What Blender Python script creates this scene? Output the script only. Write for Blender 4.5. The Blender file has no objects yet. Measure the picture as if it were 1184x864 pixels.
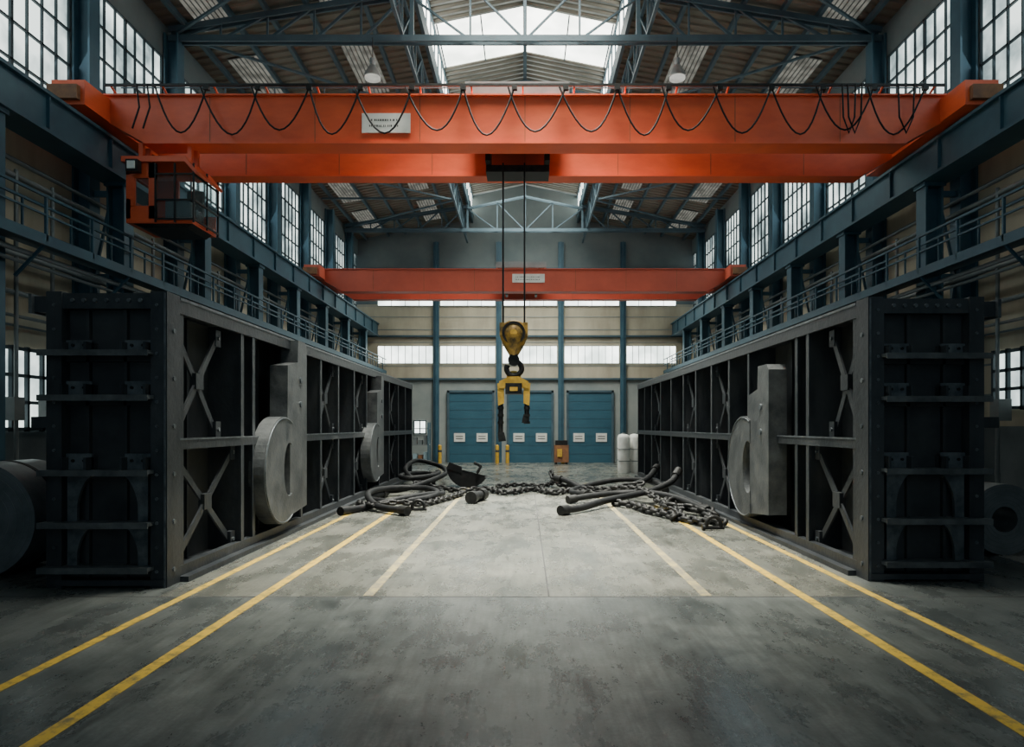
import bpy, math, random
from mathutils import Vector, Matrix
random.seed(7)
scene = bpy.context.scene

# ------------------------------------------------------------------ materials
def new_mat(name):
    m = bpy.data.materials.new(name); m.use_nodes = True
    nt = m.node_tree; nt.nodes.clear()
    out = nt.nodes.new('ShaderNodeOutputMaterial')
    return m, nt, out

def surf(name, c1, c2=None, rough=0.6, rough2=None, metal=0.0, scale=3.0, bump=0.0, detail=6, stretch=(1,1,1), spec=0.5, bscale=None):
    m, nt, out = new_mat(name)
    b = nt.nodes.new('ShaderNodeBsdfPrincipled')
    nt.links.new(b.outputs[0], out.inputs[0])
    b.inputs['Metallic'].default_value = metal
    b.inputs['Specular IOR Level'].default_value = spec
    tc = nt.nodes.new('ShaderNodeTexCoord')
    mp = nt.nodes.new('ShaderNodeMapping'); mp.inputs['Scale'].default_value = stretch
    nt.links.new(tc.outputs['Object'], mp.inputs[0])
    n = nt.nodes.new('ShaderNodeTexNoise'); n.inputs['Scale'].default_value = scale
    n.inputs['Detail'].default_value = detail; n.inputs['Roughness'].default_value = 0.62
    nt.links.new(mp.outputs[0], n.inputs['Vector'])
    r = nt.nodes.new('ShaderNodeValToRGB')
    r.color_ramp.elements[0].position = 0.35; r.color_ramp.elements[1].position = 0.68
    c2 = c2 or tuple(min(1, x*1.35) for x in c1)
    r.color_ramp.elements[0].color = (*c1, 1); r.color_ramp.elements[1].color = (*c2, 1)
    nt.links.new(n.outputs['Fac'], r.inputs[0]); nt.links.new(r.outputs[0], b.inputs['Base Color'])
    mr = nt.nodes.new('ShaderNodeMapRange')
    mr.inputs['To Min'].default_value = rough; mr.inputs['To Max'].default_value = rough2 if rough2 is not None else min(1, rough+0.2)
    nt.links.new(n.outputs['Fac'], mr.inputs['Value']); nt.links.new(mr.outputs[0], b.inputs['Roughness'])
    if bump:
        n2 = nt.nodes.new('ShaderNodeTexNoise'); n2.inputs['Scale'].default_value = bscale or scale*6
        n2.inputs['Detail'].default_value = 4
        nt.links.new(tc.outputs['Object'], n2.inputs['Vector'])
        bp = nt.nodes.new('ShaderNodeBump'); bp.inputs['Strength'].default_value = bump; bp.inputs['Distance'].default_value = 0.02
        nt.links.new(n2.outputs['Fac'], bp.inputs['Height']); nt.links.new(bp.outputs[0], b.inputs['Normal'])
    return m

def glow(name, c1, c2, s1, s2, scale=1.2):
    m, nt, out = new_mat(name)
    e = nt.nodes.new('ShaderNodeEmission'); nt.links.new(e.outputs[0], out.inputs[0])
    tc = nt.nodes.new('ShaderNodeTexCoord')
    n = nt.nodes.new('ShaderNodeTexNoise'); n.inputs['Scale'].default_value = scale; n.inputs['Detail'].default_value = 5
    nt.links.new(tc.outputs['Object'], n.inputs['Vector'])
    r = nt.nodes.new('ShaderNodeValToRGB')
    r.color_ramp.elements[0].position = 0.36; r.color_ramp.elements[1].position = 0.6
    r.color_ramp.elements[0].color = (*c1, 1); r.color_ramp.elements[1].color = (*c2, 1)
    nt.links.new(n.outputs['Fac'], r.inputs[0]); nt.links.new(r.outputs[0], e.inputs[0])
    mr = nt.nodes.new('ShaderNodeMapRange'); mr.inputs['From Min'].default_value = 0.36; mr.inputs['From Max'].default_value = 0.6
    mr.inputs['To Min'].default_value = s1; mr.inputs['To Max'].default_value = s2
    nt.links.new(n.outputs['Fac'], mr.inputs['Value']); nt.links.new(mr.outputs[0], e.inputs[1])
    return m

M = {}
M['steel'] = surf('dark_mill_steel', (0.018,0.023,0.028), (0.052,0.058,0.063), 0.33, 0.58, 0.3, 2.2, 0.3, stretch=(1,1,0.4))
M['plate'] = surf('dark_web_plate', (0.013,0.016,0.019), (0.044,0.047,0.048), 0.45, 0.7, 0.15, 1.3, 0.2)
M['edge'] = surf('worn_steel_edge', (0.05,0.062,0.070), (0.15,0.17,0.18), 0.32, 0.5, 0.4, 5)
M['mach'] = surf('machined_grey_steel', (0.055,0.062,0.066), (0.135,0.145,0.147), 0.34, 0.56, 0.4, 3.2, 0.25)
M['blue'] = surf('blue_painted_steel', (0.022,0.068,0.10), (0.040,0.105,0.142), 0.42, 0.6, 0.1, 1.8)
M['bluedk'] = surf('dark_blue_truss_paint', (0.032,0.064,0.084), (0.055,0.10,0.125), 0.5, 0.7, 0.1, 1.5)
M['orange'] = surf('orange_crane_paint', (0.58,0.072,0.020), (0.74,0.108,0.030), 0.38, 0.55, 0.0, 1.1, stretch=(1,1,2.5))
M['orange_hazed'] = surf('haze_dulled_orange_paint', (0.42,0.068,0.036), (0.54,0.092,0.048), 0.45, 0.6, 0.0, 0.9)  # far crane's orange, with distance haze painted in as a duller red
M['cream'] = surf('cream_wall_panel', (0.32,0.285,0.21), (0.48,0.43,0.32), 0.7, 0.85, 0.0, 0.8, 0.05, stretch=(1,1,0.3))
M['dado'] = surf('grey_teal_wall_paint', (0.08,0.105,0.115), (0.15,0.18,0.19), 0.6, 0.8, 0.0, 0.8)
M['wallblue'] = surf('back_wall_grey_blue', (0.19,0.22,0.215), (0.28,0.30,0.28), 0.7, 0.85, 0.0, 0.5)
M['gable'] = surf('dark_teal_gable', (0.09,0.12,0.125), (0.14,0.17,0.17), 0.7, 0.85, 0.0, 0.5)
M['door'] = surf('blue_door_paint', (0.016,0.07,0.105), (0.026,0.095,0.135), 0.45, 0.6, 0.0, 0.8)
M['deck'] = surf('corrugated_roof_deck', (0.12,0.115,0.095), (0.19,0.18,0.145), 0.6, 0.8, 0.2, 0.5)
M['black'] = surf('black_rubber', (0.004,0.005,0.006), (0.013,0.014,0.015), 0.5, 0.7, 0.0, 6, spec=0.2)
M['iron'] = surf('black_iron', (0.008,0.009,0.010), (0.028,0.028,0.027), 0.42, 0.62, 0.4, 9, spec=0.3)
M['white'] = surf('white_paint', (0.55,0.55,0.51), (0.70,0.70,0.65), 0.5, 0.6, 0, 3)
M['ink'] = surf('sign_ink', (0.03,0.03,0.03), (0.05,0.05,0.05), 0.6, 0.7, 0, 3)
M['yellow'] = surf('yellow_paint', (0.40,0.23,0.02), (0.60,0.37,0.045), 0.45, 0.6, 0, 7)
M['hazard'] = surf('worn_golden_paint', (0.05,0.035,0.015), (0.48,0.28,0.05), 0.35, 0.5, 0.2, 7)
M['frame'] = surf('window_frame_dark', (0.02,0.035,0.045), (0.035,0.055,0.065), 0.5, 0.7, 0.2, 3)
M['coil'] = surf('rolled_sheet_steel', (0.14,0.16,0.17), (0.28,0.30,0.31), 0.3, 0.45, 0.6, 2, stretch=(1,1,1))
M['grey'] = surf('grey_pipe_paint', (0.12,0.14,0.145), (0.19,0.21,0.21), 0.45, 0.6, 0.2, 2)
M['cab'] = surf('pale_blue_cabinet', (0.20,0.29,0.33), (0.28,0.37,0.40), 0.5, 0.6, 0, 2)
M['rust'] = surf('rusty_brown', (0.12,0.05,0.025), (0.25,0.11,0.04), 0.6, 0.8, 0, 4)
M['lamp'] = surf('lamp_aluminium', (0.35,0.36,0.36), (0.5,0.5,0.5), 0.3, 0.4, 0.8, 3)
M['strip'] = glow('translucent_roof_strip', (0.62,0.62,0.54), (0.75,0.74,0.64), 0.17, 0.30, 3)
M['winglow'] = glow('dirty_daylit_glass', (0.56,0.74,0.75), (0.86,0.97,0.92), 0.6, 2.2, 0.9)
M['backglow'] = glow('daylit_glass_back', (0.80,0.92,0.86), (0.93,1.0,0.94), 3.0, 5.0, 0.9)
M['skyglow'] = glow('daylit_skylight_glass', (0.90,0.96,0.86), (1.0,1.0,0.92), 4.5, 7.5, 0.6)
M['dullsky'] = glow('dusty_translucent_sheet', (0.56,0.61,0.54), (0.72,0.76,0.67), 0.26, 0.5, 0.8)
M['bulb'] = glow('lamp_bulb_cover', (0.9,0.9,0.8), (1,1,0.9), 0.5, 0.7, 2)
m, nt, out = new_mat('tinted_cab_glass')
b = nt.nodes.new('ShaderNodeBsdfPrincipled'); b.inputs['Base Color'].default_value = (0.6,0.7,0.72,1)
b.inputs['Roughness'].default_value = 0.03; b.inputs['Transmission Weight'].default_value = 0.95; b.inputs['IOR'].default_value = 1.15
nt.links.new(b.outputs[0], out.inputs[0]); M['glass'] = m

def line_mat(name, col, thr, base, sc=7):
    m, nt, out = new_mat(name)
    b = nt.nodes.new('ShaderNodeBsdfPrincipled'); nt.links.new(b.outputs[0], out.inputs[0])
    b.inputs['Roughness'].default_value = 0.5
    tc = nt.nodes.new('ShaderNodeTexCoord')
    n = nt.nodes.new('ShaderNodeTexNoise'); n.inputs['Scale'].default_value = sc; n.inputs['Detail'].default_value = 9; n.inputs['Roughness'].default_value = 0.78
    nt.links.new(tc.outputs['Object'], n.inputs['Vector'])
    r = nt.nodes.new('ShaderNodeValToRGB')
    r.color_ramp.elements[0].position = thr-0.06; r.color_ramp.elements[1].position = thr+0.09
    r.color_ramp.elements[0].color = (*base,1); r.color_ramp.elements[1].color = (*col,1)
    nt.links.new(n.outputs['Fac'], r.inputs[0]); nt.links.new(r.outputs[0], b.inputs['Base Color'])
    return m
M['yline'] = line_mat('yellow_floor_paint', (0.54,0.355,0.04), 0.43, (0.13,0.11,0.05))
M['wline'] = line_mat('faded_floor_paint', (0.38,0.31,0.13), 0.50, (0.15,0.14,0.10), 5)

def concrete(name, c1, c2, rmin, rmax):
    m, nt, out = new_mat(name)
    b = nt.nodes.new('ShaderNodeBsdfPrincipled'); nt.links.new(b.outputs[0], out.inputs[0])
    tc = nt.nodes.new('ShaderNodeTexCoord')
    def noise(sc, det, ro, st=(1,1,1)):
        mp = nt.nodes.new('ShaderNodeMapping'); mp.inputs['Scale'].default_value = st
        n = nt.nodes.new('ShaderNodeTexNoise'); n.inputs['Scale'].default_value=sc; n.inputs['Detail'].default_value=det; n.inputs['Roughness'].default_value=ro
        nt.links.new(tc.outputs['Object'], mp.inputs[0]); nt.links.new(mp.outputs[0], n.inputs['Vector']); return n
    def ramp(n, p0, p1, a, b_):
        r = nt.nodes.new('ShaderNodeValToRGB'); r.color_ramp.elements[0].position=p0; r.color_ramp.elements[1].position=p1
        r.color_ramp.elements[0].color=(*a,1); r.color_ramp.elements[1].color=(*b_,1); nt.links.new(n.outputs['Fac'], r.inputs[0]); return r
    def mul(a, b_):
        mx = nt.nodes.new('ShaderNodeMix'); mx.data_type='RGBA'; mx.blend_type='MULTIPLY'; mx.inputs['Factor'].default_value=1
        nt.links.new(a, mx.inputs['A']); nt.links.new(b_, mx.inputs['B']); return mx.outputs['Result']
    nA = noise(0.5, 10, 0.68); nB = noise(1.3, 9, 0.72, (1.3,0.55,1)); nC = noise(30, 5, 0.7); nD = noise(3.2, 8, 0.8); nE=noise(7,6,0.7,(2.5,0.2,1))
    rA = ramp(nA, 0.34, 0.68, c1, c2)
    rB = ramp(nB, 0.36, 0.60, (0.60,0.62,0.63), (1.05,1.05,1.03))
    rD = ramp(nD, 0.36, 0.64, (0.66,0.67,0.67), (1.05,1.05,1.05))
    rE = ramp(nE, 0.38, 0.60, (0.72,0.72,0.72), (1.08,1.08,1.08))
    rC = ramp(nC, 0.3, 0.7, (0.72,0.72,0.72), (1.20,1.20,1.20))
    col = mul(mul(mul(mul(rA.outputs[0], rB.outputs[0]), rD.outputs[0]), rC.outputs[0]), rE.outputs[0])
    nt.links.new(col, b.inputs['Base Color'])
    mr = nt.nodes.new('ShaderNodeMapRange'); mr.inputs['From Min'].default_value=0.35; mr.inputs['From Max'].default_value=0.65
    mr.inputs['To Min'].default_value=rmin; mr.inputs['To Max'].default_value=rmax
    nt.links.new(nB.outputs['Fac'], mr.inputs['Value']); nt.links.new(mr.outputs[0], b.inputs['Roughness'])
    bp = nt.nodes.new('ShaderNodeBump'); bp.inputs['Strength'].default_value=0.12; bp.inputs['Distance'].default_value=0.008
    nt.links.new(nD.outputs['Fac'], bp.inputs['Height']); nt.links.new(bp.outputs[0], b.inputs['Normal'])
    return m
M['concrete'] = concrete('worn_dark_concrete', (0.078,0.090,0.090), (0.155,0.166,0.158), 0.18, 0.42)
M['slab'] = concrete('pale_skylit_slab', (0.105,0.113,0.102), (0.225,0.223,0.19), 0.16, 0.40)  # paler pour, also coloured lighter and warmer to hold the skylight's bright patch
M['joint'] = surf('floor_joint_sealant', (0.03,0.033,0.034), (0.06,0.06,0.06), 0.7)

# ------------------------------------------------------------------ mesh builder
class MB:
    def __init__(s): s.v=[]; s.f=[]; s.mi=[]; s.sm=[]; s.mats=[]
    def mid(s, k):
        if k not in s.mats: s.mats.append(k)
        return s.mats.index(k)
    def add(s, vs, fs, k, smooth=False):
        o=len(s.v); s.v += [tuple(v) for v in vs]; i=s.mid(k)
        for f in fs: s.f.append([o+a for a in f]); s.mi.append(i); s.sm.append(smooth)
    def box(s, x0,x1,y0,y1,z0,z1,k):
        if x0>x1: x0,x1=x1,x0
        if y0>y1: y0,y1=y1,y0
        if z0>z1: z0,z1=z1,z0
        vs=[(x0,y0,z0),(x1,y0,z0),(x1,y1,z0),(x0,y1,z0),(x0,y0,z1),(x1,y0,z1),(x1,y1,z1),(x0,y1,z1)]
        s.add(vs,[(0,3,2,1),(4,5,6,7),(0,1,5,4),(1,2,6,5),(2,3,7,6),(3,0,4,7)],k)
    def bar(s,p0,p1,w,h,k,up=(0,0,1)):
        p0=Vector(p0);p1=Vector(p1);t=(p1-p0).normalized();u=Vector(up)
        if abs(t.dot(u.normalized()))>0.98: u=Vector((0,1,0))
        a=t.cross(u).normalized();b=a.cross(t).normalized()
        vs=[]
        for p in (p0,p1):
            for (i,j) in ((-1,-1),(1,-1),(1,1),(-1,1)): vs.append(p+a*i*w/2+b*j*h/2)
        s.add(vs,[(0,1,2,3),(7,6,5,4),(0,4,5,1),(1,5,6,2),(2,6,7,3),(3,7,4,0)],k)
    def tube(s,pts,r,k,seg=8,closed=False,smooth=True):
        pts=[Vector(p) for p in pts]; n=len(pts); rs = r if isinstance(r,(list,tuple)) else [r]*n
        vs=[];fs=[];prev=None
        for i,p in enumerate(pts):
            if closed: t=(pts[(i+1)%n]-pts[i-1]).normalized()
            else: t=(pts[min(i+1,n-1)]-pts[max(i-1,0)]).normalized()
            if prev is None:
                u=Vector((0,0,1)) if abs(t.z)<0.9 else Vector((0,1,0))
                a=t.cross(u).normalized()
            else:
                a=(prev-t*prev.dot(t)).normalized()
            prev=a;b=t.cross(a)
            for j in range(seg):
                q=2*math.pi*j/seg; vs.append(p+(a*math.cos(q)+b*math.sin(q))*rs[i])
        m=n if closed else n-1
        for i in range(m):
            for j in range(seg):
                i2=(i+1)%n;j2=(j+1)%seg
                fs.append((i*seg+j,i*seg+j2,i2*seg+j2,i2*seg+j))
        s.add(vs,fs,k,smooth)
        if not closed:
            s.add(vs[:seg],[tuple(range(seg))[::-1]],k); s.add(vs[-seg:],[tuple(range(seg))],k)
    def cyl(s,p0,p1,r,k,seg=20,r2=None): s.tube([p0,p1],[r,r if r2 is None else r2],k,seg)
    def prism(s,pts,vec,k):
        n=len(pts);vec=Vector(vec);a=[Vector(p) for p in pts];b=[p+vec for p in a]
        fs=[tuple(range(n))[::-1],tuple(range(n,2*n))]
        for i in range(n): j=(i+1)%n; fs.append((i,j,n+j,n+i))
        s.add(a+b,fs,k)
    def ring(s,p0,p1,r,ri,k,seg=36):
        p0=Vector(p0);p1=Vector(p1);t=(p1-p0).normalized();u=Vector((0,0,1)) if abs(t.z)<0.9 else Vector((1,0,0))
        a=t.cross(u).normalized();b=t.cross(a);vs=[]
        for p,rr in ((p0,r),(p1,r),(p1,ri),(p0,ri)):
            for j in range(seg):
                q=2*math.pi*j/seg; vs.append(p+(a*math.cos(q)+b*math.sin(q))*rr)
        for c in range(4):
            fs=[]
            for j in range(seg):
                j2=(j+1)%seg;d=(c+1)%4
                fs.append((c*seg+j,c*seg+j2,d*seg+j2,d*seg+j))
            s.add(vs,fs,k,c in (0,2))
    def done(s,name,parent=None):
        me=bpy.data.meshes.new(name); me.from_pydata(s.v,[],s.f)
        for k in s.mats: me.materials.append(M[k])
        me.polygons.foreach_set('material_index',s.mi); me.polygons.foreach_set('use_smooth',s.sm)
        import bmesh
        bm=bmesh.new(); bm.from_mesh(me); bmesh.ops.recalc_face_normals(bm,faces=bm.faces); bm.to_mesh(me); bm.free()
        ob=bpy.data.objects.new(name,me); scene.collection.objects.link(ob)
        if parent: ob.parent=parent
        return ob
def empty(name):
    e=bpy.data.objects.new(name,None); scene.collection.objects.link(e); return e
def spline(P,n=10):
    P=[Vector(p) for p in P];out=[]
    Q=[P[0]*2-P[1]]+P+[P[-1]*2-P[-2]]
    for i in range(1,len(Q)-2):
        a,b,c,d=Q[i-1:i+3]
        for j in range(n):
            t=j/n; out.append(0.5*((2*b)+(c-a)*t+(2*a-5*b+4*c-d)*t*t+(3*b-a-3*c+d)*t**3))
    out.append(P[-1]); return out

Y0,YB=-8.0,37.6
W=9.2
# ------------------------------------------------------------------ floor
g=MB()
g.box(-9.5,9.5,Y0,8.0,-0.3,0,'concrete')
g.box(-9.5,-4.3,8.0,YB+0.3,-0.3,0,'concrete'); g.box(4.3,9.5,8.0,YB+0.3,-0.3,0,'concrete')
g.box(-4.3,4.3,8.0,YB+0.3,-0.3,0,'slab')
g.box(-9.5,9.5,7.985,8.015,0,0.002,'joint')
g.box(0.27,0.29,8.0,30,0,0.002,'joint'); g.box(-9.5,9.5,22.0,22.04,0,0.002,'joint')
g.done('floor')
for (x,a,bb,w,k) in ((-3.09,0.5,16.5,0.12,'yline'),(-4.0,0.5,16.2,0.10,'yline'),(3.27,0.5,17.2,0.12,'yline'),(4.12,0.5,15.8,0.10,'yline'),
                 (-1.85,8.05,24,0.12,'wline'),(2.14,8.05,24,0.12,'wline')):
    g=MB(); g.box(x-w/2,x+w/2,a,bb,0.0005,0.004,k); g.done('floor_marking_line')

# ------------------------------------------------------------------ side walls
cols=[3.5+3.5*i for i in range(-2,10)]
cols=[c for c in cols if c<YB-1]
wn=[0]
def wname(): wn[0]+=1; return 'window_%d'%wn[0]
ZW0,ZW1=7.9,11.4
for s,nm in ((-1,'left'),(1,'right')):
    g=MB()
    g.box(s*W,s*9.5,Y0,YB,0,2.0,'dado')
    g.box(s*W,s*9.5,Y0,YB,2.0,ZW0,'cream')
    g.box(s*W,s*9.5,Y0,YB,ZW1,12.25,'gable')
    for c in cols: g.box(s*W,s*9.5,c-0.18,c+0.18,ZW0,ZW1,'gable')
    for i in range(9):
        z=2.6+i*0.6
        g.box(s*(W-0.015),s*W,Y0,YB,z,z+0.04,'dado')
    g.done('wall_'+nm)
    for i in range(len(cols)):
        y0=cols[i]+0.18; y1=(cols[i+1] if i+1<len(cols) else YB-0.05)-0.18
        g=MB(); g.box(s*9.26,s*9.28,y0,y1,ZW0,ZW1,'winglow')
        n=8
        for j in range(n+1):
            y=y0+(y1-y0)*j/n; w=0.07 if j%4==0 else 0.03
            g.box(s*9.20,s*9.25,max(y0,y-w/2),min(y1,y+w/2),ZW0,ZW1,'frame')
        for j in range(6):
            z=ZW0+(ZW1-ZW0)*j/5; w=0.08 if j in (0,5) else 0.04
            g.box(s*9.20,s*9.25,y0,y1,max(ZW0,z-w/2),min(ZW1,z+w/2),'frame')
        g.done(wname())
    for (a,bb) in ((10.2,13.3),(17.8,20.6),(24.8,27.6)):
        g=MB(); z0,z1=(1.95,3.4) if s<0 else (2.35,3.42)
        g.box(s*9.17,s*9.19,a,bb,z0,z1,'winglow')
        n=8
        for j in range(n+1):
            y=a+(bb-a)*j/n; g.box(s*9.10,s*9.17,y-0.03,y+0.03,z0-0.05,z1+0.05,'frame')
        for j in range(4):
            z=z0+(z1-z0)*j/3; g.box(s*9.10,s*9.17,a,bb,z-0.03,z+0.03,'frame')
        g.done(wname())
    for c in cols:
        g=MB()
        g.box(s*8.12,s*8.16,c-0.17,c+0.17,0.0,6.95,'blue'); g.box(s*8.44,s*8.48,c-0.17,c+0.17,0,6.95,'blue'); g.box(s*8.16,s*8.44,c-0.02,c+0.02,0,6.95,'blue')
        g.box(s*8.05,s*8.55,c-0.22,c+0.22,0,0.04,'blue'); g.box(s*8.08,s*8.52,c-0.2,c+0.2,6.87,6.95,'blue')
        g.box(s*8.82,s*8.86,c-0.17,c+0.17,0,12.0,'blue'); g.box(s*9.14,s*9.18,c-0.17,c+0.17,0,12.0,'blue'); g.box(s*8.86,s*9.14,c-0.02,c+0.02,0,12.0,'blue')
        for z in (2.5,5.0,6.7): g.box(s*8.48,s*8.82,c-0.03,c+0.03,z,z+0.12,'blue')
        g.bar((s*8.48,c,2.6),(s*8.82,c,5.0),0.05,0.05,'blue'); g.bar((s*8.82,c,5.1),(s*8.48,c,6.7),0.05,0.05,'blue')
        g.done('steel_column')
    # runway girder : plate face inward
    g=MB()
    g.box(s*8.02,s*8.6,Y0,YB-0.02,7.60,7.66,'blue'); g.box(s*8.02,s*8.6,Y0,YB-0.02,6.95,7.01,'blue'); g.box(s*8.10,s*8.14,Y0,YB-0.02,7.01,7.60,'blue'); g.box(s*8.48,s*8.52,Y0,YB-0.02,7.01,7.60,'blue')
    y=Y0+0.3
    while y<YB-0.1: g.box(s*8.04,s*8.10,y,y+0.025,7.01,7.60,'blue'); y+=1.75
    g.box(s*8.28,s*8.36,Y0,YB-0.02,7.66,7.72,'edge')
    g.done('crane_runway_girder')
    g=MB(); YE=YB-0.1
    g.box(s*7.62,s*8.05,Y0,YE,4.93,4.97,'bluedk'); g.box(s*7.60,s*7.64,Y0,YE,4.88,5.05,'blue')
    g.bar((s*7.62,Y0,5.66),(s*7.62,YE,5.66),0.04,0.04,'blue'); g.bar((s*7.62,Y0,5.36),(s*7.62,YE,5.36),0.03,0.03,'blue')
    g.bar((s*8.0,Y0,5.66),(s*8.0,YE,5.66),0.04,0.04,'blue')
    y=Y0+0.2; i=0
    while y<YE-0.2:
        g.bar((s*7.62,y,4.95),(s*7.62,y,5.66),0.04,0.04,'blue'); g.bar((s*8.0,y,4.95),(s*8.0,y,5.66),0.03,0.03,'blue')
        if i%2==0: g.bar((s*7.64,y,4.9),(s*8.12,y,4.4),0.04,0.04,'blue')
        y+=1.1666; i+=1
    for k,(x,z,r) in enumerate(((7.95,4.78,0.035),(7.85,4.72,0.025),(8.02,4.62,0.03))): g.cyl((s*x,Y0,z),(s*x,YE,z),r,'grey',8)
    g.done('catwalk_railing')
    g=MB()
    for (x,z,r) in ((8.75,5.25,0.06),(8.72,4.95,0.05),(8.76,4.3,0.045),(8.76,3.9,0.03),(8.75,6.3,0.05),(8.74,6.55,0.035)):
        g.cyl((s*x,Y0,z),(s*x,YB-0.1,z),r,'grey',10)
    for y in (11.7,12.6,16.0,19.4,23.2): 
        g.cyl((s*8.72,y,0.02),(s*8.72,y,6.4),0.035,'grey',8)
        g.box(s*8.66,s*8.9,y-0.12,y+0.12,2.1,2.5,'grey')
    g.done('wall_pipe_run')

# ------------------------------------------------------------------ back wall
g=MB(); yb=YB
g.box(-9.5,9.5,yb,yb+0.3,0,4.6,'wallblue')
g.box(-9.5,9.5,yb,yb+0.3,4.6,8.7,'cream')
g.prism([(-9.5,yb,8.7),(9.5,yb,8.7),(9.5,yb,12.25),(2.9,yb,13.45),(2.9,yb,14.7),(0,yb,15.3),(-2.9,yb,14.7),(-2.9,yb,13.45),(-9.5,yb,12.25)],(0,0.3,0),'gable')
for z in (4.6,5.3,6.6,7.3,8.0,8.6): g.box(-9.2,9.2,yb-0.02,yb,z,z+0.04,'wallblue')
g.done('wall_back')
bc=[-8.3,-4.87,-1.43,1.97,5.38,8.75]
for i in range(5):
    a,bb=bc[i]+0.2,bc[i+1]-0.2
    if i==4: bb=8.3
    for (z0,z1,n) in ((5.45,6.42,8),(8.62,8.98,4)):
        g=MB(); g.box(a,bb,yb-0.03,yb-0.02,z0,z1,'backglow')
        for j in range(n+1):
            x=a+(bb-a)*j/n; g.box(x-0.015,x+0.015,yb-0.06,yb-0.03,z0,z1,'wallblue')
        for z in (z0,z1): g.box(a,bb,yb-0.07,yb-0.03,z-0.02,z+0.02,'wallblue')
        g.done(wname())
g=MB()
for x in bc[1:5]:
    g.box(x-0.15,x+0.15,yb-0.2,yb-0.02,0,12.1,'blue'); g.box(x-0.03,x+0.03,yb-0.3,yb-0.2,0,12.1,'blue')
for z in (4.55,6.9,9.5,10.6): g.box(-9.0,9.0,yb-0.16,yb-0.02,z,z+0.1,'bluedk')
g.done('trim_1')
dn=0
for (a,bb) in ((-4.15,-1.8),(-0.88,1.45),(2.4,4.75)):
    dn+=1; g=MB()
    g.box(a,bb,yb-0.12,yb-0.02,0,3.85,'door')
    for j in range(1,8): g.box(a,bb,yb-0.13,yb-0.12,j*0.48,j*0.48+0.02,'blue')
    g.box(a-0.12,a,yb-0.18,yb-0.02,0,3.97,'bluedk'); g.box(bb,bb+0.12,yb-0.18,yb-0.02,0,3.97,'bluedk'); g.box(a-0.12,bb+0.12,yb-0.18,yb-0.02,3.85,3.97,'bluedk')
    c=(a+bb)/2
    for q in (-0.62,0.62):
        g.box(c+q-0.3,c+q+0.3,yb-0.16,yb-0.13,1.15,1.62,'white'); g.box(c+q-0.2,c+q+0.2,yb-0.165,yb-0.16,1.3,1.34,'ink'); g.box(c+q-0.2,c+q+0.2,yb-0.165,yb-0.16,1.42,1.46,'ink')
    g.done('door_%d'%dn)
g=MB(); g.box(-6.1,-5.45,yb-0.04,yb-0.02,1.6,2.3,'backglow')
for x in (-6.1,-5.78,-5.45): g.box(x-0.03,x+0.03,yb-0.08,yb-0.04,1.57,2.33,'frame')
for z in (1.6,2.3): g.box(-6.13,-5.42,yb-0.08,yb-0.04,z-0.03,z+0.03,'frame')
g.done(wname())

# ------------------------------------------------------------------ roof
def roofz(x): return 12.25+(9.5-abs(x))*(13.4-12.25)/(9.5-2.9)
g=MB()
def corr(g,xa,za,xb,zb,y0,y1,k,amp=0.05,per=0.32):
    n=int((y1-y0)/per); prof=[]
    for i in range(n):
        y=y0+i*per; prof += [(y,0),(y+per*0.4,0),(y+per*0.5,amp),(y+per*0.9,amp)]
    prof.append((y1,0))
    vs=[];fs=[]
    for (y,d) in prof: vs += [(xa,y,za+d),(xb,y,zb+d)]
    for i in range(len(prof)-1): fs.append((2*i,2*i+1,2*i+3,2*i+2))
    g.add(vs,fs,k)
for s in (-1,1):
    corr(g,s*9.5,12.25,s*2.9,13.4,Y0,YB,'deck')
    g.prism([(s*9.5,Y0,12.4),(s*2.9,Y0,13.55),(s*2.9,Y0,13.65),(s*9.5,Y0,12.5)],(0,YB-Y0,0),'deck')
    for x in (3.4,4.2,5.6,6.6,7.5,8.7):
        g.box(s*(x-0.05),s*(x+0.05),Y0,YB,roofz(x)-0.17,roofz(x)-0.02,'bluedk')
    g.box(s*2.85,s*2.95,Y0,YB,13.2,13.7,'bluedk')
    g.box(s*2.85,s*2.95,Y0,YB,14.55,14.7,'bluedk')
g.done('ceiling')
g=MB()
for s in (-1,1):
    for xc in (4.9,8.05):
        y=10.2
        while y<36:
            x0,x1=xc-0.42,xc+0.42; z0,z1=roofz(x0)-0.035,roofz(x1)-0.035
            y1=min(y+3.2,37.4)
            for j in range(7):
                xa=x0+(x1-x0)*j/7; xb=xa+(x1-x0)/7*0.72
                vs=[(s*xa,y,roofz(xa)-0.04),(s*xb,y,roofz(xb)-0.04),(s*xb,y1,roofz(xb)-0.04),(s*xa,y1,roofz(xa)-0.04)]
                g.add(vs,[(0,1,2,3)],'strip')
            g.prism([(s*x0,y,z0+0.02),(s*x1,y,z1+0.02),(s*x1,y,z1+0.03),(s*x0,y,z0+0.03)],(0,y1-y,0),'grey')
            y+=4.6
g.done('translucent_roof_strip')
g=MB()
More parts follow.
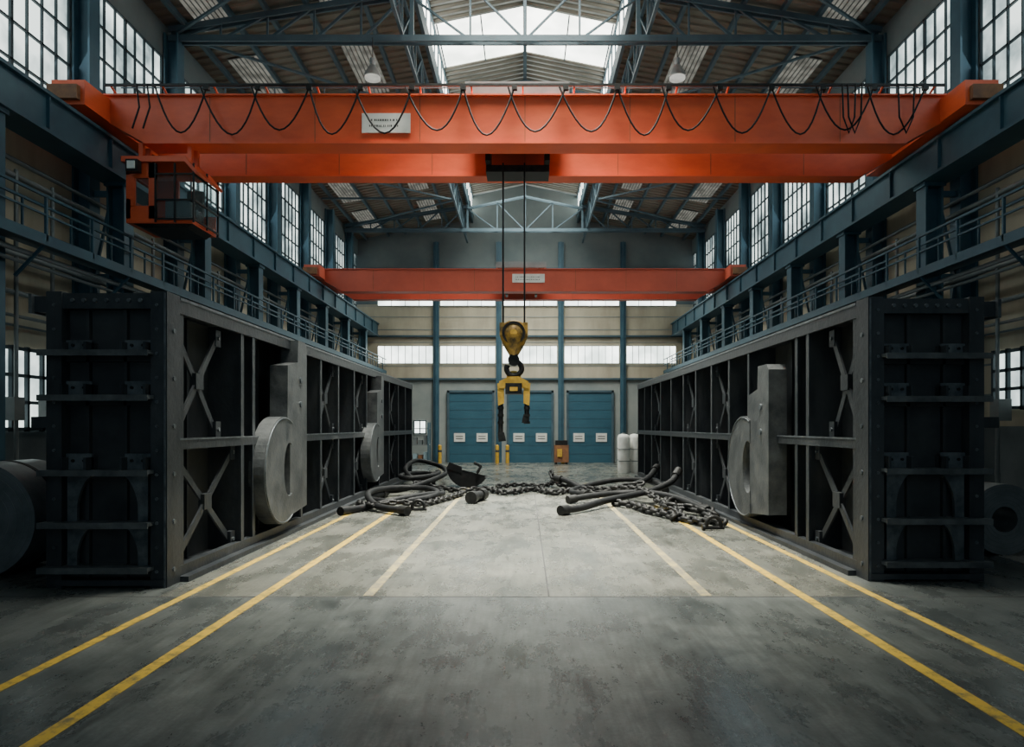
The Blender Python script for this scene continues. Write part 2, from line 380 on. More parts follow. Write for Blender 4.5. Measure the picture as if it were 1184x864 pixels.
for s in (-1,1):
    g.box(s*2.9,s*2.91,Y0,YB,13.7,14.55,'skyglow')
    y=Y0
    while y<YB:
        g.box(s*2.86,s*2.9,y,y+0.06,13.7,14.55,'bluedk'); y+=0.9
    segs=[(Y0,12,'deck'),(12,15,'skyglow'),(15,21.6,'dullsky'),(21.6,24.2,'skyglow'),(24.2,29,'dullsky'),(29,32,'skyglow'),(32,YB,'dullsky')]
    for (a,bb,k) in segs:
        g.prism([(s*2.95,a,14.7),(0,a,15.3),(0,a,15.33),(s*2.95,a,14.73)],(0,bb-a,0),k)
        if k!='skyglow':
            n=int((bb-a)/0.3)
            for j in range(n):
                yy=a+j*0.3; g.prism([(s*2.95,yy,14.66),(0,yy,15.26),(0,yy,15.3),(s*2.95,yy,14.7)],(0,0.14,0),'deck')
        else:
            for j in range(0,3):
                x=j*1.4; z=15.3-0.6*x/2.95; g.box(s*(x-0.02),s*(x+0.02),a,bb,z-0.06,z-0.005,'bluedk')
g.box(-0.06,0.06,Y0,YB,15.14,15.26,'bluedk')
g.done('skylight')

for y in (9.0,17.5,26.0,34.5):
    g=MB(); k='bluedk'; zc=11.9
    for dy in (-0.09,0.09):
        g.bar((-9.1,y+dy,zc),(9.1,y+dy,zc),0.05,0.16,k)
        for s in (-1,1):
            g.bar((s*9.1,y+dy,roofz(9.1)-0.2),(s*2.9,y+dy,13.1),0.05,0.14,k)
            g.bar((s*2.9,y+dy,13.1),(s*2.9,y+dy,14.5),0.05,0.12,k)
            g.bar((s*2.9,y+dy,14.5),(0,y+dy,15.1),0.05,0.10,k)
            g.bar((s*2.9,y+dy,13.0),(0,y+dy,13.6),0.05,0.08,k)
    for s in (-1,1):
        xs=[9.0,7.8,6.6,5.4,4.2,2.9]
        for i in range(len(xs)-1):
            g.bar((s*xs[i],y,zc),(s*xs[i+1],y,roofz(xs[i+1])-0.2),0.06,0.06,k)
            g.bar((s*xs[i+1],y,zc),(s*xs[i+1],y,roofz(xs[i+1])-0.2),0.05,0.05,k)
        g.bar((s*2.9,y,zc),(s*2.9,y,13.2),0.1,0.1,k)
        g.bar((s*1.4,y,zc),(s*1.4,y,13.3),0.05,0.05,k)
        g.bar((s*2.9,y,13.0),(s*1.4,y,zc),0.05,0.05,k); g.bar((0,y,zc),(s*1.4,y,13.3),0.05,0.05,k)
    g.bar((0,y,zc),(0,y,15.0),0.08,0.08,k)
    g.done('roof_truss')
for s in (-1,1):
    g=MB(); k='bluedk'; x=3.15
    g.bar((s*x,8.9,12.05),(s*x,YB-0.3,12.05),0.08,0.08,k); g.bar((s*x,8.9,13.1),(s*x,YB-0.3,13.1),0.08,0.08,k)
    y=9.0;i=0
    while y<YB-1.2:
        a,bb=(12.05,13.1) if i%2==0 else (13.1,12.05)
        g.bar((s*x,y,a),(s*x,y+1.06,bb),0.05,0.05,k); g.bar((s*x,y,12.05),(s*x,y,13.1),0.05,0.05,k); y+=1.0625;i+=1
    for (ya,yc) in ((9,17.5),(17.5,26),(26,34.5)):
        g.bar((s*9.0,ya,12.03),(s*3.1,(ya+yc)/2,12.03),0.06,0.06,k); g.bar((s*3.1,(ya+yc)/2,12.03),(s*9.0,yc,12.03),0.06,0.06,k)
        g.bar((s*3.1,(ya+yc)/2,12.1),(s*9.0,(ya+yc)/2,12.1),0.07,0.07,k)
    g.done('roof_bracing_lattice')

for s in (-1,1):
    g=MB(); x=s*3.86; y=17.3
    g.cyl((x,y,11.3),(x,y,11.85),0.012,'iron',6); g.cyl((x,y,11.12),(x,y,11.32),0.07,'grey',14)
    g.tube([(x,y,11.14),(x,y,11.05),(x,y,10.92),(x,y,10.84)],[0.08,0.13,0.2,0.23],'lamp',20)
    g.cyl((x,y,10.80),(x,y,10.845),0.2,'bulb',18)
    g.done('high_bay_lamp')

# ------------------------------------------------------------------ cranes
def crane(y0,full):
    root=empty('overhead_crane')
    zt,zb=(8.28,7.40) if full else (8.20,7.36)
    k='orange' if full else 'orange_hazed'
    for nm,ya,yc in (('bridge_girder_front',y0,y0+0.4),('bridge_girder_rear',y0+1.7,y0+2.02)):
        g=MB(); hx=8.0
        g.prism([(-hx,ya,zt),(hx,ya,zt),(hx,ya,zb+0.42),(hx-0.75,ya,zb),(-hx+0.75,ya,zb),(-hx,ya,zb+0.42)],(0,yc-ya,0),k)
        g.box(-hx,hx,ya-0.06,yc+0.05,zt,zt+0.03,k)
        g.box(-hx+0.75,hx-0.75,ya-0.05,yc+0.05,zb-0.03,zb,k)
        for i in range(1,8):
            x=-hx+2*i*hx/8; g.box(x-0.006,x+0.006,ya-0.004,ya,zb,zt,'rust')
        g.done(nm,root)
    for s in (-1,1):
        g=MB()
        g.box(s*7.9,s*8.5,y0-0.75,y0+2.8,7.78,8.22,k)
        for yy in (y0-0.6,y0-0.1,y0+2.2,y0+2.65): 
            g.cyl((s*8.24,yy,7.87),(s*8.40,yy,7.87),0.15,'edge',18)
        g.box(s*7.98,s*8.52,y0-0.85,y0-0.75,7.85,8.1,'rust')
        g.done('end_truck_'+('1' if s<0 else '2'),root)
    g=MB()
    ztr=zt+0.14
    if full:
        g.bar((-7.9,y0-0.16,ztr),(7.9,y0-0.16,ztr),0.03,0.05,'iron')
        x=-7.8
        while x<7.9: g.bar((x,y0-0.16,ztr),(x,y0+0.1,zt+0.03),0.03,0.03,k); g.bar((x,y0+0.35,zt),(x,y0+0.35,8.62),0.02,0.02,'bluedk'); x+=0.97
        g.bar((-7.9,y0+0.35,8.62),(7.9,y0+0.35,8.62),0.02,0.02,'bluedk')
        g.done('festoon_track',root)
        g=MB(); n=15; x0=-6.95; dx=0.965
        for i in range(n):
            a=x0+i*dx-(0.12 if i%3 else 0); bb=x0+(i+1)*dx; P=[]
            dep=0.86+0.05*math.sin(i*2.3)
            sk=0.06*math.sin(i*1.7)
            for j in range(13):
                t=j/12; u=2*t-1
                P.append((a+(bb-a)*t+sk*(1-u*u),y0-0.17,ztr-0.04-dep*(1-abs(u)**1.9)))
            g.tube(P,0.018,'black',6)
            g.box(bb-0.05,bb+0.05,y0-0.2,y0-0.13,ztr-0.1,ztr-0.02,'iron')
        for a in (-7.3,-7.1): g.tube([(a,y0-0.17,ztr),(a+0.05,y0-0.17,8.0),(a-0.08,y0-0.17,7.6)],0.018,'black',6)
        for (a,bb) in ((5.95,6.2),(6.05,6.32),(7.0,7.3)):
            g.tube([(a,y0-0.2,ztr),(a+0.02,y0-0.2,7.8),((a+bb)/2,y0-0.2,7.5),(bb-0.02,y0-0.2,7.8),(bb,y0-0.2,ztr)],0.018,'black',6)
        g.done('festoon_cable',root)
    g=MB()
    if full: sx0,sx1,sz0,sz1=-3.1,-2.18,7.58,7.95
    else: sx0,sx1,sz0,sz1=-0.5,0.78,7.68,8.02
    g.box(sx0,sx1,y0-0.03,y0,sz0,sz1,'white')
    for r_ in range(2):
        x=sx0+0.14
        while x<sx1-0.2:
            w=random.choice((0.015,0.02,0.03)); zc=sz0+(sz1-sz0)*(0.35+0.3*r_)
            g.box(x,x+w,y0-0.034,y0-0.03,zc-0.018,zc+0.018,'ink'); x+=w+random.choice((0.015,0.035))
    g.done('sign_plate',root)
    g=MB(); c=-0.15; yr=y0+1.86
    g.box(c-1.0,c+1.0,y0+0.1,y0+1.95,zt+0.10,zt+0.34,'grey')
    for q in (-0.8,0.8):
        for yy in (y0+0.22,y0+1.86): g.cyl((c+q-0.12,yy,zt+0.12),(c+q+0.12,yy,zt+0.12),0.09,'iron',14)
    g.cyl((c-0.7,y0+1.05,7.9),(c+0.7,y0+1.05,7.9),0.26,'iron',20)
    g.box(c-0.65,c+0.65,y0+1.0,y0+1.55,7.22,7.36,'iron') if full else None
    for q in (-0.6,0.6): g.box(c+q-0.05,c+q+0.05,y0+0.75,y0+1.4,7.36,8.4,'iron')
    g.done('hoist_trolley',root)
    return root
c1=crane(13.0,True)
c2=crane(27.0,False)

# operator cab
cab=MB(); xa,xc,ya,yc=-7.45,-6.22,12.75,13.75; z0,z1=5.80,7.0
o='orange'
cab.box(xa-0.05,xc-0.1,ya-0.08,yc,z1-0.08,z1+0.02,o)
cab.prism([(xc-0.1,ya-0.08,z1-0.08),(xc-0.1,ya-0.08,z1+0.02),(xc+0.14,ya-0.08,z1-0.27),(xc+0.1,ya-0.08,z1-0.3)],(0,yc-ya+0.08,0),o)
cab.box(xa,xc,ya,yc,z0,z0+0.08,o)
cab.prism([(xa+0.1,ya+0.05,z0),(xc-0.02,ya+0.05,z0),(xc-0.15,ya+0.1,z0-0.07),(xa+0.3,ya+0.1,z0-0.07)],(0,yc-ya-0.2,0),'iron')
cab.box(xa,xa+0.08,ya,yc,z0+0.08,z0+0.45,o); cab.box(xa,xa+0.08,ya,yc,z1-0.3,z1-0.08,o); cab.box(xa,xa+0.08,yc-0.1,yc,z0+0.4,z1-0.2,o)
cab.box(xa,xa+0.56,ya,ya+0.05,z0+0.08,z0+0.32,o); cab.box(xa,xa+0.56,ya,ya+0.05,z1-0.36,z1-0.08,o)
cab.box(xa,xa+0.17,ya,ya+0.05,z0+0.3,z1-0.36,o); cab.box(xa+0.42,xa+0.56,ya,ya+0.05,z0+0.08,z1-0.08,o)
cab.box(xa+0.17,xa+0.42,ya+0.02,ya+0.03,z0+0.32,z1-0.36,'glass')
cab.box(xa,xa+0.5,yc-0.05,yc,z0+0.08,z1-0.08,o)
cab.box(xa,xc,yc-0.05,yc,z0+0.08,z0+0.4,o)
gx0=xa+0.57; gx1=xc+0.05
cab.box(gx0,gx1-0.05,ya-0.02,ya-0.01,z0+0.1,z1-0.28,'glass'); cab.box(gx1-0.02,gx1-0.01,ya,yc-0.1,z0+0.1,z1-0.28,'glass')
for x in (gx0,gx0+0.36,gx1): cab.bar((x,ya-0.04,z0),(x,ya-0.04,z1-0.1),0.03,0.03,'iron')
for z in (z0+0.06,z0+0.42,z1-0.3): cab.bar((gx0,ya-0.04,z),(gx1,ya-0.04,z),0.03,0.03,'iron'); cab.bar((gx1,ya-0.04,z),(gx1,yc,z),0.03,0.03,'iron')
for y in (ya+0.5,yc-0.03): cab.bar((gx1,y,z0),(gx1,y,z1-0.1),0.03,0.03,'iron')
cab.box(gx0+0.2,gx0+0.5,ya+0.5,ya+0.8,z0+0.08,z0+0.4,'black'); cab.box(gx0+0.2,gx0+0.5,ya+0.75,ya+0.83,z0+0.38,z0+0.85,'black')
cab.box(gx0+0.1,gx0+0.55,ya+0.12,ya+0.25,z0+0.08,z0+0.45,'grey')
for x in (xa+0.1,xc-0.2):
    for y in (ya+0.35,yc-0.4): cab.bar((x,y,z1),(x,y,7.42),0.08,0.08,o)
cab.box(xa+0.1,xa+0.32,ya-0.2,ya-0.06,z1-0.3,z1-0.08,'iron'); cab.box(xa+0.14,xa+0.28,ya-0.22,ya-0.2,z1-0.26,z1-0.12,'white')
cab.done('operator_cab',c1)

# hook and lifting gear
hk=MB(); hx=-0.23; hy=14.05
for q in (-0.22,0.22):
    hk.cyl((hx+q,hy-0.05,4.0),(hx+q,hy-0.05,7.4),0.018,'iron',6); hk.cyl((hx+q,hy+0.08,4.0),(hx+q,hy+0.08,7.4),0.018,'iron',6)
P=[];R=[]
for i in range(15):
    t=-1+2*i/14; P.append((hx,hy+0.22*t,3.90)); R.append(0.29*math.sqrt(max(0.04,1-abs(t)**2.4)))
hk.tube(P,R,'hazard',30)
hk.ring((hx,hy-0.20,3.90),(hx,hy+0.20,3.90),0.235,0.19,'iron',28)
for q in (-0.24,0.24): hk.box(hx+q-0.05,hx+q+0.05,hy-0.12,hy+0.12,3.86,4.12,'hazard')
P=[(hx,hy,3.86),(hx,hy,3.72),(hx,hy,3.6),(hx,hy,3.5),(hx,hy,3.44)]
hk.tube(P,[0.26,0.24,0.18,0.12,0.08],'hazard',20)
hk.cyl((hx,hy-0.24,3.9),(hx,hy+0.24,3.9),0.07,'yellow',14)
P=[(hx,hy,3.46),(hx+0.02,hy,3.36),(hx+0.13,hy,3.28),(hx+0.16,hy,3.15),(hx+0.06,hy,3.05),(hx-0.08,hy,3.06),(hx-0.15,hy,3.17),(hx-0.13,hy,3.26)]
hk.tube(spline(P,5),[0.055]*36,'iron',10)
hk.cyl((hx,hy-0.09,3.36),(hx,hy+0.09,3.36),0.12,'iron',18)
hk.tube([(hx+0.12*math.cos(a),hy+0.02,3.0+0.12*math.sin(a)) for a in [2*math.pi*i/16 for i in range(16)]],0.03,'yellow',8,closed=True)
hk.prism([(hx-0.3,hy-0.08,2.92),(hx-0.1,hy-0.08,3.02),(hx+0.1,hy-0.08,3.02),(hx+0.3,hy-0.08,2.92),(hx+0.3,hy-0.08,2.78),(hx-0.3,hy-0.08,2.78)],(0,0.16,0),'yellow')
hk.box(hx-0.17,hx+0.17,hy-0.14,hy+0.14,2.66,2.88,'iron'); hk.box(hx-0.08,hx+0.08,hy-0.15,hy-0.14,2.72,2.8,'yellow')
for q,zl in ((-1,1.68),(1,2.05)):
    hk.prism([(hx+q*0.20,hy-0.06,2.9),(hx+q*0.34,hy-0.06,2.88),(hx+q*0.32,hy-0.06,2.42),(hx+q*0.20,hy-0.06,2.47)],(0,0.12,0),'yellow')
    hk.tube([(hx+q*0.265,hy,2.5),(hx+q*0.27,hy,zl+0.15)],0.05,'iron',8)
    hk.prism([(hx+q*0.20,hy-0.05,zl+0.2),(hx+q*0.33,hy-0.05,zl+0.2),(hx+q*0.31,hy-0.05,zl),(hx+q*0.16,hy-0.05,zl+0.02)],(0,0.1,0),'iron')
    for z in (2.35,2.2,2.05): hk.cyl((hx+q*0.27,hy,z),(hx+q*0.27,hy,z+0.05),0.065,'iron',10)
hk.done('crane_hook_block',c1)

# ------------------------------------------------------------------ formwork frames
def formwork(s,yf):
    g=MB(); xi,xo=4.46,5.9; y1=26.9; H=3.65; xw=4.98
    B=lambda a,b_,c,d,e,f,k: g.box(s*a,s*b_,c,d,e,f,k)
    B(xw,xw+0.04,yf+0.1,y1,0.05,H-0.05,'plate'); B(xo-0.45,xo-0.41,yf+0.1,y1,0.05,H-0.05,'plate')
    B(xi-0.14,xo,yf+0.33,y1,0,0.07,'steel'); B(xi-0.02,xi+0.1,yf+0.33,y1,0.07,0.2,'steel')
    B(xi-0.015,xo,yf+0.33,y1,H-0.09,H,'steel')
    B(xi-0.03,xi+0.02,yf+0.33,y1,H-0.2,H-0.005,'steel')
    B(xi+0.02,xw,yf+0.33,y1,1.74,1.80,'steel'); B(xi-0.02,xi+0.02,yf+0.33,y1,1.70,1.84,'steel')
    B(xi-0.04,xi-0.03,yf+0.33,y1,H-0.03,H+0.005,'edge'); B(xi-0.03,xi-0.02,yf+0.33,y1,1.82,1.845,'edge')
    ribs=[yf+0.40,10.75,11.2,13.6,14.9,16.3,17.8,19.2,20.8,22.4,24.0,25.4,26.86]
    for y in ribs:
        B(xi+0.016,xw,y-0.025,y+0.025,0.07,H-0.09,'steel'); B(xi-0.01,xi+0.015,y-0.06,y+0.06,0.2,H-0.2,'steel')
        B(xi-0.018,xi-0.01,y-0.06,y-0.045,0.2,H-0.2,'edge')
        B(xo-0.41,xo,y-0.025,y+0.025,0.07,H-0.09,'steel')
        for z in (0.25,1.55,1.95,3.3):
            g.prism([(s*(xw-0.02),y+0.03,z),(s*(xi+0.1),y+0.03,z),(s*(xw-0.02),y+0.2,z)],(0,0,0.04),'steel')
    for i in range(len(ribs)-1):
        a,b_=ribs[i],ribs[i+1]
        if b_-a>1.2:
            m_=(a+b_)/2; B(xw-0.14,xw,m_-0.02,m_+0.02,0.1,H-0.1,'steel')
    def X(ya,yc,za,zc,w=0.10):
        x=xi+0.12
        g.bar((s*x,ya,za),(s*x,yc,zc),0.03,w,'steel',up=(0,-(zc-za),(yc-ya))); g.bar((s*(x+0.035),ya,zc),(s*(x+0.035),yc,za),0.03,w,'steel',up=(0,(zc-za),(yc-ya)))
        ym,zm=(ya+yc)/2,(za+zc)/2
        g.box(s*(x-0.035),s*(x+0.055),ym-0.11,ym+0.11,zm-0.11,zm+0.11,'steel')
        for (yy,zz) in ((ya,za),(ya,zc),(yc,za),(yc,zc)):
            g.box(s*(x-0.03),s*(x+0.055),yy-0.08,yy+0.08,zz-0.12,zz+0.12,'steel')
            g.cyl((s*(x-0.05),yy,zz),(s*(x-0.03),yy,zz),0.03,'edge',8)
    for (i) in (0,4,6,9):
        a,b_=ribs[i]+0.12,ribs[i+1]-0.12
        X(a,b_,0.25,1.6); X(a,b_ if i else b_-0.5,1.95,3.3)
    y0=yf
    B(xi-0.02,xi+0.17,y0,y0+0.32,0,H+0.02,'steel'); B(xo-0.17,xo+0.02,y0,y0+0.32,0,H+0.02,'steel')
    B(xi-0.035,xi-0.02,y0,y0+0.32,0,H+0.02,'steel'); B(xi-0.02,xi+0.0,y0-0.01,y0,0,H,'edge')
    B(xi+0.17,xo-0.17,y0+0.16,y0+0.20,0.05,H-0.02,'plate')
    B(xi+0.17,xo-0.17,y0+0.02,y0+0.3,H-0.19,H,'steel')
    for i in range(7): 
        x=xi+0.3+i*0.14; g.cyl((s*x,y0-0.005,H-0.09),(s*x,y0+0.03,H-0.09),0.025,'edge',8)
    B(xi+0.0,xo-0.0,y0-0.03,y0+0.3,0.03,0.10,'steel')
    rz=[2.91,2.36,1.44,0.80,0.25]
    for z in rz:
        B(xi+0.13,xo+0.04,y0-0.13,y0+0.18,z-0.025,z+0.02,'edge'); B(xi+0.13,xo+0.04,y0-0.145,y0-0.13,z-0.05,z+0.025,'mach')
        B(xi+0.17,xo-0.17,y0+0.1,y0+0.16,z-0.10,z-0.03,'plate')
    for (z,h) in ((2.91,0.16),(2.36,0.2),(1.44,0.22)):
        for xx in (xi+0.35,xo-0.36):
            B(xx-0.16,xx+0.16,y0+0.04,y0+0.07,z+0.02,z+h,'edge'); B(xx-0.16,xx-0.13,y0-0.08,y0+0.16,z+0.02,z+h*0.8,'steel'); B(xx+0.13,xx+0.16,y0-0.08,y0+0.16,z+0.02,z+h*0.8,'steel')
            for q in (-0.07,0.07): g.cyl((s*(xx+q),y0+0.02,z+h*0.6),(s*(xx+q),y0+0.05,z+h*0.6),0.02,'iron',8)
    for (zt_,zb_) in ((1.39,0.82),(0.77,0.27)):
        for q,xx in ((1,xi+0.22),(-1,xo-0.22)):
            pts=[(s*xx,y0+0.03,zt_),(s*(xx+q*0.3),y0+0.03,zt_)]
            for j in range(1,7):
                a=j/7*math.pi/2; pts.append((s*(xx+q*(0.3-0.18*math.sin(a))),y0+0.03,zt_-(zt_-zb_)*(1-math.cos(a))*0.55-0.12*math.sin(a)))
            pts += [(s*(xx+q*0.12),y0+0.03,zb_),(s*xx,y0+0.03,zb_)]
            g.prism(pts,(0,0.05,0),'edge')
    for i in range(12):
        z=0.2+i*0.3
        g.cyl((s*(xi+0.09),y0-0.015,z),(s*(xi+0.09),y0,z),0.02,'edge',8); g.cyl((s*(xo-0.08),y0-0.015,z),(s*(xo-0.08),y0,z),0.02,'edge',8)
        if i%2==0: g.cyl((s*(xi-0.05),y0+0.16,z),(s*(xi-0.03),y0+0.16,z),0.03,'edge',8)
    B(xo+0.02,xo+0.25,y0+0.05,y0+0.25,3.42,3.62,'steel'); B(xo+0.2,xo+0.24,y0,y0+0.3,3.40,3.64,'edge')
    B(xo+0.02,xo+0.28,y0+0.1,y0+0.25,1.98,2.12,'steel')
    # J / C shaped bearing plates.  d=-1: bulge towards the near end, +1: towards the far end
    def J(yc,zc,r,d,colw,ct,xa=4.26,xb=4.52):
        ri=0.30*r; n=30; oy=yc-d*0.28*r
        A0,A1=math.radians(66),math.radians(296)
        vs=[];fs=[]; V=s*(xb-xa)
        for i in range(n+1):
            a=A0+(A1-A0)*i/n
            po=(s*xa, yc-d*r*math.cos(a), zc+r*math.sin(a)); pi_=(s*xa, oy-d*ri*math.cos(a), zc+ri*1.7*math.sin(a))
            for p in (po,pi_): vs.append(p); vs.append((p[0]+V,p[1],p[2]))
        for i in range(n):
            a=4*i;b_=4*(i+1)
            fs+= [(a,b_,b_+2,a+2),(a+1,a+3,b_+3,b_+1),(a,a+1,b_+1,b_),(a+2,b_+2,b_+3,a+3)]
        fs+= [(0,2,3,1),(4*n,4*n+1,4*n+3,4*n+2)]
        g.add(vs,fs,'mach')
        rim=[(s*(xa-0.004),yc-d*(r-0.03)*math.cos(A0+(A1-A0)*i/n),zc+(r-0.03)*math.sin(A0+(A1-A0)*i/n)) for i in range(n+1)]
        g.tube(rim,0.013,'edge',6)
        # upright on the side away from the bulge
        e0=yc-d*0.36*r; e1=e0-d*colw; xd=xa+0.02
        pts=[(s*xd,e0+d*0.06,zc-r*0.90),(s*xd,e1,zc-r*0.80),(s*xd,e1,ct-0.10),(s*xd,e1+d*0.10,ct),(s*xd,e0-d*0.45,ct),(s*xd,e0-d*0.42,ct-0.42),(s*xd,e0+d*0.12,ct-0.52),(s*xd,e0+d*0.14,zc+r*0.66),(s*xd,e0,zc+r*0.5),(s*xd,e0,zc-r*0.5)]
        g.prism(pts,(s*(xb-xd+0.08),0,0),'mach')
        em=(e0+e1)/2-d*0.1
        for z in (ct-0.75,ct-1.2): g.cyl((s*(xd-0.025),em,z),(s*xd,em,z),0.06,'edge',14)
    if s<0: J(12.1,1.22,0.95,-1,0.95,3.62); J(19.6,1.25,0.85,-1,0.8,3.5)
    else: J(13.35,1.22,0.98,1,1.0,3.1)
    g.done('steel_formwork_panel')
formwork(-1,8.44); formwork(1,8.8)

# ------------------------------------------------------------------ coils etc
def coil(x,y,r,w,ri):
    g=MB()
    g.ring((x,y,r),(x,y+w,r),r,ri,'coil',48)
    for k in (0.15,0.3,0.5,0.7,0.88):
        rr=ri+(r-ri)*k
        g.ring((x,y-0.004,r),(x,y+0.01,r),rr+0.005,rr-0.005,'grey',48)
    g.ring((x,y+w*0.45,r),(x,y+w*0.52,r),r+0.008,r-0.01,'iron',48)
    return g.done('steel_coil')
coil(-7.22,9.0,0.76,1.0,0.26); coil(-7.35,12.4,0.6,1.0,0.2); coil(-6.85,14.0,0.55,1.1,0.2)
coil(7.45,10.6,0.55,1.0,0.2); coil(7.3,12.6,0.6,1.2,0.2); coil(-7.3,16.5,0.6,1.2,0.2)
g=MB(); g.box(7.3,8.0,14.8,16.6,0.1,2.1,'cab'); g.box(7.32,7.98,14.83,16.57,0,0.1,'iron')
g.box(7.64,7.66,14.79,14.8,0.15,2.05,'iron')
g.box(7.58,7.61,14.76,14.8,1.0,1.2,'iron'); g.box(7.4,7.55,14.78,14.8,1.5,1.7,'ink'); g.done('electrical_cabinet')
g=MB(); g.box(-8.0,-7.6,14.3,15.4,0.1,1.9,'grey'); g.box(-7.98,-7.62,14.33,15.37,0,0.1,'iron'); g.box(-7.95,-7.65,14.28,14.3,0.2,1.8,'cab'); g.done('electrical_cabinet')
for (x,y) in ((4.25,29.2),(4.8,29.3),(4.35,30.3),(4.9,30.5)):
    g=MB(); P=[(x,y,0),(x,y,0.08),(x,y,1.5),(x,y,1.62),(x,y,1.66)]; g.tube(P,[0.24,0.25,0.25,0.2,0.08],'white',20); g.cyl((x,y,1.66),(x,y,1.72),0.05,'grey',10)
    for z in (0.5,1.0): g.ring((x,y,z),(x,y,z+0.03),0.262,0.24,'grey',20)
    g.done('gas_cylinder')
for x in (-4.6,-1.5,2.05,5.1,-0.95):
    g=MB(); g.cyl((x,36.9,0),(x,36.9,0.95),0.1,'yellow',14); g.cyl((x,36.9,0.95),(x,36.9,1.0),0.1,'yellow',14,r2=0.03); g.ring((x,36.9,0.6),(x,36.9,0.72),0.105,0.09,'ink',14); g.done('safety_bollard')
g=MB(); g.box(1.55,2.3,35.9,36.5,0.1,1.0,'rust'); g.box(1.6,2.25,35.95,36.45,1.0,1.25,'iron'); g.box(1.7,1.95,35.85,35.9,0.4,0.8,'yellow')
for x in (1.65,2.2): g.cyl((x,35.95,0.06),(x,36.45,0.06),0.06,'iron',12)
g.done('tool_trolley')
g=MB()
for z in (0.15,1.0,1.85): g.box(-6.6,-5.0,35.4,36.1,z,z+0.05,'grey')
for x in (-6.58,-5.02):
    for y in (35.42,36.08): g.box(x-0.03,x+0.03,y-0.03,y+0.03,0,2.2,'blue')
for i in range(5):
    x=-6.4+i*0.28; g.box(x,x+0.22,35.5,35.9,0.2,0.2+random.uniform(0.2,0.5),'rust' if i%2 else 'cab'); g.box(x,x+0.2,35.5,35.9,1.05,1.05+random.uniform(0.2,0.5),'grey')
g.done('storage_rack')

# ------------------------------------------------------------------ hoses and chains on the floor
def hose(P,r,name='heavy_rubber_hose',caps=True):
    g=MB(); pts=spline(P,8); g.tube(pts,r,'black',12)
    if caps:
        for a,b_ in ((pts[0],pts[1]),(pts[-1],pts[-2])):
            d=(b_-a).normalized(); g.cyl(a-d*0.06,a+d*0.2,r*1.35,'iron',14)
    ob=g.done(name); zm=min(v.co.z for v in ob.data.vertices)
    if zm<0:
        for v in ob.data.vertices: v.co.z-=zm
    return ob
def loops(cx,cy,rx,ry,turns,z,a0=0,jit=0.10,rise=0.14):
    out=[];n=int(turns*8)
    for i in range(n):
        a=a0+2*math.pi*i/8; k=1+random.uniform(-jit,jit)
        out.append((cx+rx*k*math.cos(a),cy+ry*k*math.sin(a),z+rise*(i/8.0)))
    return out
# left group
hose(loops(-3.25,18.3,0.85,1.5,1.3,0.08,2.5)+[(-3.9,17.0,0.2),(-3.4,15.9,0.1),(-2.65,15.2,0.09)],0.08)
hose([(-4.1,15.3,0.08),(-3.7,16.2,0.08),(-3.1,16.6,0.2),(-2.5,17.6,0.22),(-2.3,19.0,0.1),(-2.5,20.2,0.08)],0.075)
hose([(-4.15,19.8,0.08),(-3.5,19.8,0.15),(-2.9,21.0,0.3),(-2.75,23.8,0.35),(-3.2,25.4,0.5),(-4.0,25.2,0.7),(-4.1,23.4,0.5),(-3.6,22.4,0.2),(-3.0,22.4,0.09)],0.08)
hose(loops(-3.5,22.6,0.6,1.5,1.2,0.3,0.6,0.08,0.1)+[(-3.2,21.2,0.2),(-2.8,20.0,0.08)],0.08)
hose([(-1.38,17.6,0.12),(-1.3,18.0,0.12),(-1.15,18.5,0.12)],0.12)
# right group
hose([(0.83,15.3,0.09),(1.3,15.8,0.09),(2.0,16.8,0.15),(2.8,17.5,0.22),(3.4,17.9,0.32),(3.9,18.2,0.5),(4.15,18.5,0.75)],0.085)
hose([(1.15,17.6,0.09),(1.7,17.9,0.15),(2.6,18.2,0.2),(3.3,17.6,0.25),(3.8,16.6,0.2),(4.05,15.2,0.1)],0.08)
hose([(1.0,21.6,0.35),(1.3,21.3,0.3),(1.9,20.4,0.1),(2.8,20.0,0.2),(3.6,20.4,0.4),(4.1,21.3,0.7)],0.085)
hose([(1.7,19.0,0.08),(1.35,19.8,0.08),(1.9,20.9,0.15),(3.0,21.4,0.3),(3.9,20.6,0.3),(3.9,19.0,0.2)],0.08)
def chain(P,L=0.30,wd=0.19,r=0.036,name='steel_chain'):
    g=MB(); pts=spline(P,14)
    step=L-2*r*1.25; acc=0; S=[pts[0]]
    for i in range(1,len(pts)):
        a,b_=pts[i-1],pts[i]; d=(b_-a).length
        while acc+d>=step:
            t=(step-acc)/d; a=a+(b_-a)*t; S.append(a.copy()); d=(b_-a).length; acc=0
        acc+=d
    for i in range(len(S)-1):
        c=(S[i]+S[i+1])/2; t=(S[i+1]-S[i]).normalized(); up=Vector((0,0,1)); a=t.cross(up).normalized(); b_=a.cross(t)
        rot=(0.45 if i%2 else -0.95)+random.uniform(-0.2,0.2); n=a*math.cos(rot)+b_*math.sin(rot)
        h=L/2-wd/2; pl=[]; rr=wd/2-r
        for j in range(6):
            q=-math.pi/2+math.pi*j/5; pl.append(c+t*(h+rr*math.cos(q))+n*rr*math.sin(q))
        for j in range(6):
            q=math.pi/2+math.pi*j/5; pl.append(c+t*(-h+rr*math.cos(q))+n*rr*math.sin(q))
        zmin=min(p.z for p in pl)-r
        if zmin<0: pl=[p-Vector((0,0,zmin)) for p in pl]
        g.tube(pl,r,'iron',7,closed=True)
    return g.done(name)
